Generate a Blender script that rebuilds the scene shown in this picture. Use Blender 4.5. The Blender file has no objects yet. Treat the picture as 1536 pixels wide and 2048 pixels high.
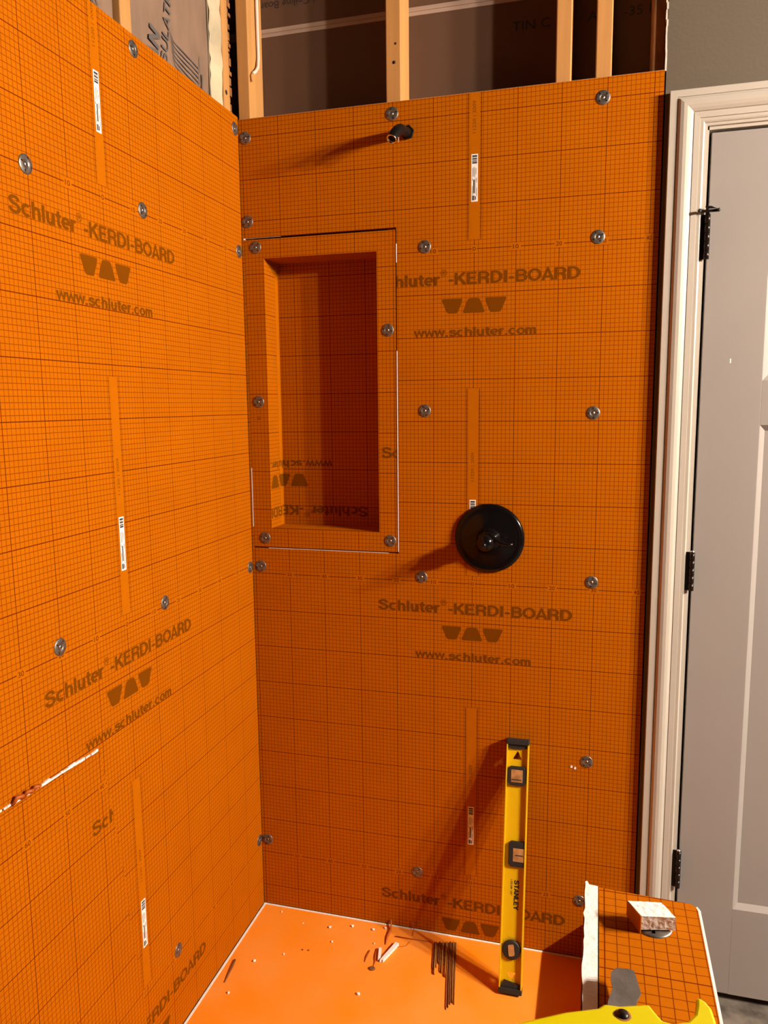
import bpy, bmesh, math, random
from mathutils import Matrix, Vector
random.seed(7)
PI = math.pi
CM = 0.01
C = bpy.context.scene.collection
SC = bpy.context.scene

# ------------------------------------------------------------------ camera
cam = bpy.data.objects.new('camera', bpy.data.cameras.new('camera'))
C.objects.link(cam)
cam.data.sensor_fit = 'HORIZONTAL'
cam.data.sensor_width = 36.0
cam.data.lens = 36.0 * 1544.706 / 1536.0
cam.data.clip_start = 0.02
RIGHT = Vector((0.96402, 0.26564, -0.00995))
UP = Vector((-0.02704, 0.13522, 0.99045))
BACK = Vector((0.26445, -0.95454, 0.13753))
cam.matrix_world = Matrix((
    (RIGHT.x, UP.x, BACK.x, 0.2996),
    (RIGHT.y, UP.y, BACK.y, -1.9186),
    (RIGHT.z, UP.z, BACK.z, 1.4462),
    (0, 0, 0, 1)))
SC.camera = cam

# ------------------------------------------------------------------ world, exposure
w = bpy.data.worlds.new('room_air')
SC.world = w
w.use_nodes = True
w.node_tree.nodes['Background'].inputs[0].default_value = (1.0, 0.72, 0.5, 1)
w.node_tree.nodes['Background'].inputs[1].default_value = 0.012
SC.view_settings.view_transform = 'Standard'
SC.view_settings.look = 'None'
SC.view_settings.gamma = 1.0
SC.view_settings.use_curve_mapping = False
SC.view_settings.exposure = -0.08
BULBS = [(262, -80, 225), (262, -106, 225), (262, -134, 225)]   # globes of the vanity light on the right wall
BULB_STRENGTH = 4050.0

# ------------------------------------------------------------------ materials
def mat(name, col, rough=0.6, metal=0.0, noise=0.0, nscale=20.0, nstretch=(1, 1, 1), bump=0.0, bscale=200.0, col2=None, spec=0.5, coat=0.0):
    m = bpy.data.materials.new(name)
    m.use_nodes = True
    nt = m.node_tree
    b = nt.nodes['Principled BSDF']
    b.inputs['Base Color'].default_value = (*col, 1)
    b.inputs['Roughness'].default_value = rough
    b.inputs['Metallic'].default_value = metal
    b.inputs['Specular IOR Level'].default_value = spec
    b.inputs['Coat Weight'].default_value = coat
    tc = nt.nodes.new('ShaderNodeTexCoord')
    if noise > 0 or col2:
        mp = nt.nodes.new('ShaderNodeMapping')
        mp.inputs['Scale'].default_value = nstretch
        nt.links.new(tc.outputs['Object'], mp.inputs[0])
        n = nt.nodes.new('ShaderNodeTexNoise')
        n.inputs['Scale'].default_value = nscale
        n.inputs['Detail'].default_value = 6
        nt.links.new(mp.outputs[0], n.inputs['Vector'])
        r = nt.nodes.new('ShaderNodeValToRGB')
        r.color_ramp.elements[0].position = 0.32
        r.color_ramp.elements[1].position = 0.68
        c2 = col2 or tuple(c * (1 - noise) for c in col)
        r.color_ramp.elements[0].color = (*c2, 1)
        r.color_ramp.elements[1].color = (*col, 1)
        nt.links.new(n.outputs['Fac'], r.inputs[0])
        nt.links.new(r.outputs[0], b.inputs['Base Color'])
    if bump > 0:
        n2 = nt.nodes.new('ShaderNodeTexNoise')
        n2.inputs['Scale'].default_value = bscale
        n2.inputs['Detail'].default_value = 4
        nt.links.new(tc.outputs['Object'], n2.inputs['Vector'])
        bp = nt.nodes.new('ShaderNodeBump')
        bp.inputs['Strength'].default_value = bump
        bp.inputs['Distance'].default_value = 0.002
        nt.links.new(n2.outputs['Fac'], bp.inputs['Height'])
        nt.links.new(bp.outputs[0], b.inputs['Normal'])
    return m

ORANGE = (0.42, 0.110, 0.0003)
FINE = (0.16, 0.022, 0.0003)
HEAVY = (0.125, 0.0135, 0.0003)

def grid_mat(name, axis_u, axis_v, u0, v0, pu=1.0, pv=1.0319, width=0.12, fine_fac=0.8):
    """orange fleece printed with a fine 1 cm grid and a stronger 10 cm grid (object coordinates)"""
    m = mat(name, ORANGE, rough=0.75, spec=0.04)
    nt = m.node_tree
    b = nt.nodes['Principled BSDF']
    tc = [n for n in nt.nodes if n.type == 'TEX_COORD'][0]
    sep = nt.nodes.new('ShaderNodeSeparateXYZ')
    nt.links.new(tc.outputs['Object'], sep.inputs[0])
    def mth(op, a, bb=None, clamp=False):
        n = nt.nodes.new('ShaderNodeMath'); n.operation = op; n.use_clamp = clamp
        for i, v in enumerate((a, bb)):
            if v is None: continue
            if isinstance(v, (int, float)): n.inputs[i].default_value = v
            else: nt.links.new(v, n.inputs[i])
        return n.outputs[0]
    def line(axis, off, pitch, period, wd):
        x = mth('MULTIPLY', sep.outputs[axis], 100.0 / pitch)
        x = mth('SUBTRACT', x, off / pitch)
        x = mth('DIVIDE', x, period)
        x = mth('ADD', x, 0.5)
        x = mth('FRACT', x)
        x = mth('SUBTRACT', x, 0.5)
        x = mth('ABSOLUTE', x)
        x = mth('MULTIPLY', x, period)
        return mth('LESS_THAN', x, wd / 2)
    fine = mth('MAXIMUM', line(axis_u, u0, pu, 1, width), line(axis_v, v0, pv, 1, width))
    heavy = mth('MAXIMUM', line(axis_u, u0, pu, 10, width * 1.35), line(axis_v, v0, pv, 10, width * 1.5))
    # mottled fleece
    n = nt.nodes.new('ShaderNodeTexNoise'); n.inputs['Scale'].default_value = 9; n.inputs['Detail'].default_value = 8
    nt.links.new(tc.outputs['Object'], n.inputs['Vector'])
    r = nt.nodes.new('ShaderNodeValToRGB')
    r.color_ramp.elements[0].position = 0.3; r.color_ramp.elements[1].position = 0.7
    r.color_ramp.elements[0].color = (ORANGE[0] * 0.93, ORANGE[1] * 0.9, ORANGE[2], 1)
    r.color_ramp.elements[1].color = (*ORANGE, 1)
    nt.links.new(n.outputs['Fac'], r.inputs[0])
    def mix(fac, a, colb):
        x = nt.nodes.new('ShaderNodeMix'); x.data_type = 'RGBA'
        nt.links.new(fac, x.inputs[0])
        nt.links.new(a, x.inputs[6])
        x.inputs[7].default_value = (*colb, 1)
        return x.outputs[2]
    col = mix(mth('MULTIPLY', fine, fine_fac), r.outputs[0], FINE)
    col = mix(mth('MULTIPLY', heavy, 0.95), col, HEAVY)
    nt.links.new(col, b.inputs['Base Color'])
    n3 = nt.nodes.new('ShaderNodeTexNoise'); n3.inputs['Scale'].default_value = 260
    nt.links.new(tc.outputs['Object'], n3.inputs['Vector'])
    bp = nt.nodes.new('ShaderNodeBump'); bp.inputs['Strength'].default_value = 0.25; bp.inputs['Distance'].default_value = 0.001
    nt.links.new(n3.outputs['Fac'], bp.inputs['Height'])
    nt.links.new(bp.outputs[0], b.inputs['Normal'])
    return m

XC = 60.88          # left wall plane x = -XC
BC = 59.58          # left board: print centre lies BC from the corner
ZL = 99.05          # number line height on the back board
DZ = 2.11           # left board hangs this much higher
PER = 82.55         # print repeat
M = {}
M['grid_back'] = grid_mat('orange_grid_back', 'X', 'Z', 0, ZL)
M['grid_left'] = grid_mat('orange_grid_left', 'Y', 'Z', -BC, ZL + DZ)
M['grid_patch'] = grid_mat('orange_grid_patch', 'Y', 'Z', -BC - 1.4, 72.1, pu=1.03)
M['grid_niche'] = grid_mat('orange_grid_niche', 'X', 'Z', -0.4, 0.35)
M['grid_niche_side'] = grid_mat('orange_grid_niche_side', 'Y', 'Z', 0.25, 0.35)
M['grid_cap'] = grid_mat('orange_grid_cap', 'X', 'Y', 31.65, -122.3, width=0.075, fine_fac=0.95)
M['plain'] = mat('orange_plain_fleece', ORANGE, 0.75, noise=0.06, nscale=30, bump=0.2, bscale=260, spec=0.04)
M['tray'] = mat('orange_tray_membrane', (0.86, 0.245, 0.003), 0.6, bump=0.25, bscale=180, nscale=5, col2=(0.86, 0.305, 0.05), noise=0.1, spec=0.1)
M['print'] = mat('brown_print', (0.155, 0.042, 0.0004), 0.7, spec=0.03)
M['print_dark'] = mat('dark_print', (0.11, 0.011, 0.0005), 0.7, spec=0.03)
M['foam'] = mat('white_foam', (0.86, 0.83, 0.80), 0.8, noise=0.1, nscale=160, bump=0.5, bscale=160)
M['paper'] = mat('white_label_paper', (0.84, 0.82, 0.79), 0.6)
M['ink'] = mat('black_ink', (0.012, 0.01, 0.01), 0.6)
M['ink_grey'] = mat('grey_ink', (0.10, 0.085, 0.08), 0.7)
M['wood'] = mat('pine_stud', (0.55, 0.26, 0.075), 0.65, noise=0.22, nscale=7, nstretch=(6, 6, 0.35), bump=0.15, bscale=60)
M['wood_dark'] = mat('rough_and_shaded_wood', (0.33, 0.13, 0.035), 0.8, noise=0.5, nscale=18, nstretch=(3, 3, 1), bump=0.6, bscale=80)
M['kraft'] = mat('kraft_facing', (0.24, 0.148, 0.098), 0.75, noise=0.22, nscale=9, nstretch=(1, 3, 1), bump=0.5, bscale=22)
M['foil'] = mat('pale_crumpled_facing', (0.62, 0.50, 0.33), 0.7, noise=0.35, nscale=14, bump=0.8, bscale=30)
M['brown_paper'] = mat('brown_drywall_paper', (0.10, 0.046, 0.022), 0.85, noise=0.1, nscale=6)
M['tape'] = mat('joint_tape', (0.38, 0.27, 0.21), 0.8, noise=0.12, nscale=15, nstretch=(0.4, 1, 6))
M['drywall'] = mat('taupe_wall_paint', (0.098, 0.073, 0.048), 0.75, bump=0.3, bscale=120)
M['gypsum'] = mat('gypsum_edge', (0.72, 0.66, 0.58), 0.9, noise=0.3, nscale=60)
M['trim'] = mat('cream_gloss_paint', (0.46, 0.405, 0.345), 0.3, noise=0.04, nscale=8)
M['door'] = mat('taupe_door_paint', (0.285, 0.25, 0.232), 0.42, noise=0.04, nscale=5)
M['bronze'] = mat('dark_bronze', (0.018, 0.012, 0.009), 0.32, metal=0.6)
M['black'] = mat('gloss_black_bronze', (0.004, 0.003, 0.003), 0.16, spec=0.3)
M['black_matt'] = mat('black_pipe', (0.005, 0.004, 0.004), 0.45, spec=0.18)
M['chrome'] = mat('bare_metal_rim', (0.75, 0.73, 0.7), 0.25, metal=1.0)
M['zinc'] = mat('galvanised_steel', (0.24, 0.215, 0.19), 0.42, metal=0.8, noise=0.35, nscale=90)
M['screw'] = mat('screw_steel', (0.36, 0.33, 0.30), 0.35, metal=0.9)
M['hole'] = mat('dark_recess', (0.006, 0.004, 0.003), 0.9)
M['yellow'] = mat('level_yellow', (0.66, 0.40, 0.001), 0.42, noise=0.03, nscale=40)
M['yellow2'] = mat('knife_yellow', (0.56, 0.47, 0.0), 0.35)
M['rubber'] = mat('black_rubber', (0.012, 0.011, 0.010), 0.6, bump=0.2, bscale=150)
M['vial'] = mat('vial_amber', (0.52, 0.25, 0.09), 0.15, noise=0.45, nscale=60, coat=0.6)
M['blade'] = mat('worn_blade_steel', (0.20, 0.18, 0.165), 0.45, metal=0.5, noise=0.35, nscale=60, bump=0.2, bscale=200)
M['floor'] = mat('grey_stone_floor', (0.17, 0.145, 0.12), 0.55, nscale=22, col2=(0.05, 0.04, 0.033), noise=0.5, bump=0.4, bscale=50)
M['wallpaint'] = mat('room_wall_paint', (0.10, 0.08, 0.06), 0.8, noise=0.03, nscale=4)
M['shim'] = mat('shim_brown', (0.46, 0.21, 0.045), 0.6, noise=0.4, nscale=40, nstretch=(8, 1, 1))
M['shim2'] = mat('shim_dark', (0.22, 0.075, 0.018), 0.7, noise=0.3, nscale=40)
M['scrap'] = mat('orange_scrap', (0.42, 0.085, 0.002), 0.6)
M['cable'] = mat('white_cable_sheath', (0.72, 0.60, 0.52), 0.4)
M['sheath'] = mat('dark_gap_backing', (0.10, 0.06, 0.035), 0.9, noise=0.4, nscale=12)
mg = bpy.data.materials.new('glowing_globe'); mg.use_nodes = True
_b = mg.node_tree.nodes['Principled BSDF']
_b.inputs['Base Color'].default_value = (0.9, 0.85, 0.75, 1)
_b.inputs['Emission Color'].default_value = (1.0, 0.87, 0.72, 1)
_b.inputs['Emission Strength'].default_value = BULB_STRENGTH
M['globe'] = mg

# ------------------------------------------------------------------ mesh helpers (all lengths in cm)
class MB:
    def __init__(s): s.v = []; s.f = []; s.sm = []
    def add(s, vs, fs, smooth=False):
        o = len(s.v); s.v += [tuple(p) for p in vs]; s.f += [tuple(i + o for i in f) for f in fs]; s.sm += [smooth] * len(fs); return s
    def box(s, x0, x1, y0, y1, z0, z1):
        return s.add([(x0, y0, z0), (x1, y0, z0), (x1, y1, z0), (x0, y1, z0), (x0, y0, z1), (x1, y0, z1), (x1, y1, z1), (x0, y1, z1)],
                     [(3, 2, 1, 0), (4, 5, 6, 7), (0, 1, 5, 4), (1, 2, 6, 5), (2, 3, 7, 6), (3, 0, 4, 7)])
    def prism(s, poly, a0, a1, axis='z', smooth=False):
        """extrude a polygon: axis z -> poly (x,y); axis y -> poly (x,z); axis x -> poly (y,z)"""
        def P(p, a): return (p[0], p[1], a) if axis == 'z' else ((p[0], a, p[1]) if axis == 'y' else (a, p[0], p[1]))
        n = len(poly)
        vs = [P(p, a0) for p in poly] + [P(p, a1) for p in poly]
        fs = [tuple(range(n))[::-1], tuple(range(n, 2 * n))] + [(i, (i + 1) % n, n + (i + 1) % n, n + i) for i in range(n)]
        return s.add(vs, fs, smooth)
    def lathe(s, prof, cx=0, cy=0, cz=0, axis='z', seg=32, smooth=True, skip=None):
        """prof: list of (radius, height along axis)"""
        vs = []; fs = []
        for r, h in prof:
            for k in range(seg):
                a = 2 * PI * k / seg
                c, d = r * math.cos(a), r * math.sin(a)
                vs.append({'z': (cx + c, cy + d, cz + h), 'y': (cx + c, cy + h, cz + d), 'x': (cx + h, cy + c, cz + d)}[axis])
        for i in range(len(prof) - 1):
            for k in range(seg):
                if skip and skip(i, k): continue
                fs.append((i * seg + k, i * seg + (k + 1) % seg, (i + 1) * seg + (k + 1) % seg, (i + 1) * seg + k))
        return s.add(vs, fs, smooth)
    def tube(s, pts, rad, seg=10, cap=True, smooth=True, flat=None):
        pts = [Vector(p) for p in pts]; n = len(pts)
        rads = rad if isinstance(rad, (list, tuple)) else [rad] * n
        vs = []; fs = []
        up = Vector((0.13, 0.21, 0.97)).normalized()
        prev = None
        for i, p in enumerate(pts):
            t = (pts[min(i + 1, n - 1)] - pts[max(i - 1, 0)]).normalized()
            if prev is None:
                a = t.cross(up)
                if a.length < 1e-3: a = t.cross(Vector((1, 0, 0)))
            else:
                a = prev - t * prev.dot(t)
            a.normalize(); prev = a
            b = t.cross(a)
            for k in range(seg):
                g = 2 * PI * k / seg
                q = p + (a * math.cos(g) + b * math.sin(g) * (flat or 1.0)) * rads[i]
                vs.append(tuple(q))
        for i in range(n - 1):
            for k in range(seg):
                fs.append((i * seg + k, i * seg + (k + 1) % seg, (i + 1) * seg + (k + 1) % seg, (i + 1) * seg + k))
        if cap:
            fs.append(tuple(range(seg))[::-1]); fs.append(tuple((n - 1) * seg + k for k in range(seg)))
        return s.add(vs, fs, smooth)
    def mesh(s, name, material):
        me = bpy.data.meshes.new(name)
        me.from_pydata([tuple(c * CM for c in p) for p in s.v], [], s.f)
        me.materials.append(material)
        for p, q in zip(me.polygons, s.sm): p.use_smooth = q
        bm = bmesh.new(); bm.from_mesh(me)
        bmesh.ops.recalc_face_normals(bm, faces=bm.faces[:])
        bm.to_mesh(me); bm.free()
        me.update()
        return me
    def build(s, name, material, parent=None, loc=None, bevel=0):
        o = bpy.data.objects.new(name, s.mesh(name, material)); C.objects.link(o)
        if parent: o.parent = parent
        if loc: o.location = [c * CM for c in loc]
        if bevel:
            md = o.modifiers.new('bevel', 'BEVEL'); md.width = bevel * CM; md.segments = 2; md.limit_method = 'ANGLE'; md.angle_limit = math.radians(40)
        return o

def tag(o, label=None, cat=None, group=None, kind=None):
    if label: o['label'] = label
    if cat: o['category'] = cat
    if group: o['group'] = group
    if kind: o['kind'] = kind
    return o
def empty(name, loc=(0, 0, 0), label=None, cat=None, group=None, kind=None):
    o = bpy.data.objects.new(name, None); C.objects.link(o)
    o.empty_display_size = 0.05
    o.location = [c * CM for c in loc]
    return tag(o, label, cat, group, kind)

_dg = None
def text_polys(body, height, width=None, bold=0.0, shear=0.0):
    """flat glyph mesh: returns (verts2d, faces); baseline at v=0, left at u=0, first capital `height` tall"""
    cu = bpy.data.curves.new('glyphs', 'FONT')
    cu.body = body; cu.size = 1.0; cu.offset = bold; cu.shear = shear; cu.resolution_u = 3
    ob = bpy.data.objects.new('glyphs', cu); C.objects.link(ob)
    dg = bpy.context.evaluated_depsgraph_get()
    me = bpy.data.meshes.new_from_object(ob.evaluated_get(dg))
    vs = [(v.co.x, v.co.y) for v in me.vertices]; fs = [tuple(p.vertices) for p in me.polygons]
    bpy.data.objects.remove(ob); bpy.data.curves.remove(cu); bpy.data.meshes.remove(me)
    CAPH = 0.729
    x0 = min(v[0] for v in vs); x1 = max(v[0] for v in vs)
    sy = height / CAPH
    sx = width / (x1 - x0) if width else sy
    return [((v[0] - x0) * sx, v[1] * sy, 0) for v in vs], fs


# ---- a plain bold grotesque drawn with strokes (unit = cap height)
def _crv(pts, n=5):
    out = []
    for i in range(len(pts) - 1):
        p0 = Vector(pts[max(i - 1, 0)]); p1 = Vector(pts[i]); p2 = Vector(pts[i + 1]); p3 = Vector(pts[min(i + 2, len(pts) - 1)])
        for j in range(n):
            t = j / n
            q = 0.5 * ((2 * p1) + (p2 - p0) * t + (2 * p0 - 5 * p1 + 4 * p2 - p3) * t * t + (3 * p1 - p0 - 3 * p2 + p3) * t ** 3)
            out.append((q.x, q.y))
    out.append(tuple(pts[-1])); return out
def _arc(cx, cy, rx, ry, a0, a1, n=18):
    return [(cx + rx * math.cos(math.radians(a0 + (a1 - a0) * k / n)), cy + ry * math.sin(math.radians(a0 + (a1 - a0) * k / n))) for k in range(n + 1)]
_S = [(.61, .72), (.53, .86), (.36, .915), (.18, .86), (.12, .725), (.20, .60), (.37, .535), (.55, .455), (.63, .30), (.54, .13), (.36, .085), (.18, .13), (.09, .30)]
GL = {
 'S': (.75, [_crv(_S)]),
 's': (.57, [_crv([(x * .76 + .02, y * .68 + .028) for x, y in _S])]),
 'c': (.59, [_arc(.30, .37, .215, .285, 48, 312)]),
 'h': (.62, [[(.12, 0), (.12, 1)], _crv([(.12, .42), (.18, .59), (.31, .655), (.43, .60), (.475, .45)]) + [(.475, 0)]]),
 'l': (.27, [[(.12, 0), (.12, 1)]]),
 'u': (.62, [[(.12, .74)] + _crv([(.12, .29), (.165, .13), (.28, .085), (.41, .14), (.475, .31)]), [(.475, 0), (.475, .74)]]),
 't': (.40, [[(.2, .94)] + _crv([(.2, .24), (.235, .105), (.38, .08)]), [(.03, .67), (.38, .67)]]),
 'e': (.60, [_arc(.30, .37, .215, .285, 0, 312), [(.1, .36), (.52, .36)]]),
 'r': (.42, [[(.12, 0), (.12, .74)], _crv([(.12, .40), (.17, .57), (.28, .65), (.39, .645)])]),
 'K': (.74, [[(.12, 0), (.12, 1)], [(.64, 1), (.13, .40)], [(.30, .60), (.67, 0)]]),
 'E': (.68, [[(.12, 0), (.12, 1)], [(.12, .915), (.62, .915)], [(.12, .52), (.57, .52)], [(.12, .085), (.64, .085)]]),
 'R': (.76, [[(.12, 0), (.12, 1)], [(.12, .915)] + _arc(.42, .7, .2, .215, 90, -90) + [(.12, .485)], _crv([(.42, .485), (.56, .42), (.60, .28), (.61, .1), (.66, 0)])]),
 'D': (.78, [[(.12, 0), (.12, 1)], [(.12, .915)] + _arc(.32, .5, .34, .415, 90, -90) + [(.12, .085)]]),
 'I': (.31, [[(.15, 0), (.15, 1)]]),
 'B': (.75, [[(.12, 0), (.12, 1)], [(.12, .915)] + _arc(.42, .72, .18, .195, 90, -90) + [(.12, .525)], [(.12, .525)] + _arc(.43, .305, .21, .22, 90, -90) + [(.12, .085)]]),
 'O': (.82, [_arc(.41, .5, .32, .415, 0, 360, 30)]),
 'A': (.72, [[(.07, 0), (.36, .93), (.65, 0)], [(.16, .28), (.56, .28)]]),
 'w': (.78, [[(.06, .74), (.2, .06), (.385, .70), (.57, .06), (.71, .74)]]),
 '.': (.30, [[(.13, 0), (.13, .18)]]),
 'o': (.60, [_arc(.30, .37, .215, .285, 0, 360, 26)]),
 'm': (.88, [[(.12, 0), (.12, .74)], _crv([(.12, .42), (.18, .59), (.28, .655), (.38, .60), (.42, .45)]) + [(.42, 0)], _crv([(.42, .42), (.48, .59), (.58, .655), (.68, .60), (.72, .45)]) + [(.72, 0)]]),
 '-': (.40, [[(.05, .36), (.33, .36)]]),
 'N': (.78, [[(.12, 0), (.12, 1)], [(.14, .96), (.62, .04)], [(.64, 0), (.64, 1)]]),
 'T': (.66, [[(.33, 0), (.33, .9)], [(.02, .915), (.64, .915)]]),
 'L': (.62, [[(.12, 0), (.12, 1)], [(.12, .085), (.58, .085)]]),
 'Y': (.68, [[(.06, 1), (.34, .48), (.62, 1)], [(.34, 0), (.34, .5)]]),
 'U': (.78, [[(.12, 1)] + _arc(.39, .34, .27, .255, 180, 360) + [(.66, 1)]]),
 ' ': (.3, []),
}
def grotesk(body, height, width, weight=0.185, shear=0.0):
    vs = []; fs = []; x = 0.0
    hw = weight / 2
    for ch in body:
        adv, strokes = GL[ch]
        for layer, st in enumerate(strokes):
            pts = [Vector(p) for p in st]; n = len(pts)
            closed = n > 8 and (pts[0] - pts[-1]).length < 1e-4
            o = len(vs)
            for i, p in enumerate(pts):
                if closed: a_, b_ = pts[i - 1 if i else n - 2], pts[(i + 1) if i < n - 1 else 1]
                else: a_, b_ = pts[max(i - 1, 0)], pts[min(i + 1, n - 1)]
                d0 = (p - a_); d1 = (b_ - p)
                d0 = d0.normalized() if d0.length > 1e-6 else d1.normalized()
                d1 = d1.normalized() if d1.length > 1e-6 else d0
                t = (d0 + d1).normalized(); nn = Vector((-t.y, t.x))
                k = hw / max(abs(nn.dot(Vector((-d0.y, d0.x)))), 0.42)
                for s_ in (1, -1):
                    q = p + nn * k * s_
                    vs.append((x + q.x + shear * q.y, q.y, layer))
            for i in range(n - 1): fs.append((o + 2 * i, o + 2 * i + 1, o + 2 * i + 3, o + 2 * i + 2))
        x += adv
    x0 = min(v[0] for v in vs); x1 = max(v[0] for v in vs)
    sx = width / (x1 - x0)
    return [((v[0] - x0) * sx, v[1] * height, v[2]) for v in vs], fs

def clip2d(vs, fs, cuts):
    """keep the side of each line: cuts = (point, normal) ; keeps dot(p-point, normal) <= 0"""
    bm = bmesh.new()
    bv = [bm.verts.new((p[0], p[1], p[2] if len(p) > 2 else 0)) for p in vs]
    for f in fs:
        try: bm.faces.new([bv[i] for i in f])
        except ValueError: pass
    for p, n in cuts:
        bmesh.ops.bisect_plane(bm, geom=bm.verts[:] + bm.edges[:] + bm.faces[:], dist=1e-5, plane_co=(p[0], p[1], 0), plane_no=(n[0], n[1], 0), clear_outer=True)
    bm.verts.ensure_lookup_table(); bm.verts.index_update()
    out = [(v.co.x, v.co.y, v.co.z) for v in bm.verts]; of = [tuple(v.index for v in f.verts) for f in bm.faces]
    bm.free()
    return out, of

def put(name, vs, fs, mapping, material, parent):
    if not fs: return None
    m = MB(); P = []
    for p in vs:
        q = Vector(mapping(p[0], p[1]))
        if len(p) > 2 and p[2]:
            du = Vector(mapping(p[0] + 0.001, p[1])) - Vector(mapping(p[0], p[1])); dv = Vector(mapping(p[0], p[1] + 0.001)) - Vector(mapping(p[0], p[1]))
            q = q + du.cross(dv).normalized() * 0.006 * p[2]
        P.append(tuple(q))
    m.add(P, fs)
    me = bpy.data.meshes.new(name)
    me.from_pydata([tuple(c * CM for c in p) for p in m.v], [], m.f); me.materials.append(material); me.update()
    o = bpy.data.objects.new(name, me); C.objects.link(o); o.parent = parent
    return o

def write(name, body, u, v, height, mapping, material, parent, width=None, bold=0.0, cuts=(), rot=0, shear=0.0, weight=None):
    vs, fs = grotesk(body, height, width, weight or 0.185, shear) if (bold > 0 and width and all(ch in GL for ch in body)) else text_polys(body, height, width, bold, shear)
    c, s_ = math.cos(rot), math.sin(rot)
    vs = [(u + x * c - y * s_, v + x * s_ + y * c, k) for x, y, k in vs]
    if cuts: vs, fs = clip2d(vs, fs, cuts)
    return put(name, vs, fs, mapping, material, parent)

def rounded(poly, r=0.5, n=3):
    out = []
    k = len(poly)
    for i in range(k):
        p0, p1, p2 = Vector(poly[i - 1]), Vector(poly[i]), Vector(poly[(i + 1) % k])
        a = (p0 - p1).normalized(); b = (p2 - p1).normalized()
        s0 = p1 + a * r; s1 = p1 + b * r
        for j in range(n + 1):
            t = j / n
            q = s0 * (1 - t) ** 2 + p1 * 2 * t * (1 - t) + s1 * t * t
            out.append((q.x, q.y))
    return out

LOGO = [[(-8.0, -11.5), (-2.65, -11.5), (-4.0, -15.0), (-6.5, -15.0)],
        [(-2.75, -15.0), (2.75, -15.0), (1.35, -11.5), (-1.35, -11.5)],
        [(2.65, -11.5), (8.0, -11.5), (6.5, -15.0), (4.0, -15.0)]]

def board_print(parent, mp, u0, zline, zmin, zmax, numbers, cuts_text=(), strip=True, strip_cut=None, text=True, cuts_all=()):
    """one repeat of the board's printing hung from its number line: numerals, name, logo, address, blank strip"""
    ca = list(cuts_all)
    ct = list(cuts_text) + ca
    for n in numbers:
        lab = str(abs(n)); wd = 0.85 if len(lab) == 1 else 1.5
        vs = [(u0 + n - wd * 0.72, zline - 0.85), (u0 + n + wd * 0.72, zline - 0.85), (u0 + n + wd * 0.72, zline + 0.85), (u0 + n - wd * 0.72, zline + 0.85)]
        put('number_field', vs, [(0, 1, 2, 3)], lambda u, v: mp(u, v, 0.02), M['plain'], parent)
        write('numeral', lab, u0 + n - wd / 2 + 0.05, zline - 0.45, 0.95, lambda u, v: mp(u, v, 0.04), M['print_dark'], parent, width=wd * 0.86)
    tmap = lambda u, v: mp(u, v, 0.03)
    if text:
        write('printed_name', 'Schluter', u0 - 25.0, zline - 8.15, 2.8, tmap, M['print'], parent, width=16.6, bold=0.018, cuts=ct)
        write('printed_mark', '\u00ae', u0 - 8.2, zline - 6.0, 1.5, tmap, M['print'], parent, width=1.6, bold=0.0, cuts=ct)
        write('printed_name', '-KERDI-BOARD', u0 - 6.2, zline - 8.15, 2.8, tmap, M['print'], parent, width=31.2, bold=0.022, cuts=ct)
        for q in LOGO:
            pl = rounded([(u0 + a, zline + b) for a, b in q], 0.55)
            vs, fs = pl, [tuple(range(len(pl)))]
            if ct: vs, fs = clip2d(vs, fs, ct)
            put('printed_logo', vs, fs, tmap, M['print'], parent)
        write('printed_address', 'www.schluter.com', u0 - 15.0, zline - 20.5, 2.15, tmap, M['print'], parent, width=30.1, bold=0.014, cuts=ct)
    if strip:
        t = min(zline - 33.2, zmax); b = max(zline - 80.4, zmin)
        if t > b:
            put('blank_strip', [(u0 - 1.25, b), (u0 + 1.25, b), (u0 + 1.25, t), (u0 - 1.25, t)], [(0, 1, 2, 3)], lambda u, v: mp(u, v, 0.02), M['plain'], parent)
            for e in (-1.62, 1.52):
                put('strip_rule', [(u0 + e, b), (u0 + e + 0.1, b), (u0 + e + 0.1, t), (u0 + e, t)], [(0, 1, 2, 3)], lambda u, v: mp(u, v, 0.025), M['print_dark'], parent)
            if zline - 56.2 > zmin and zline - 48.9 < zmax + 1:
                write('date_stamp', '11220 | 2009', u0 + 0.25, zline - 56.2, 0.8, tmap, M['print'], parent, width=7.2, rot=PI / 2)

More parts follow.
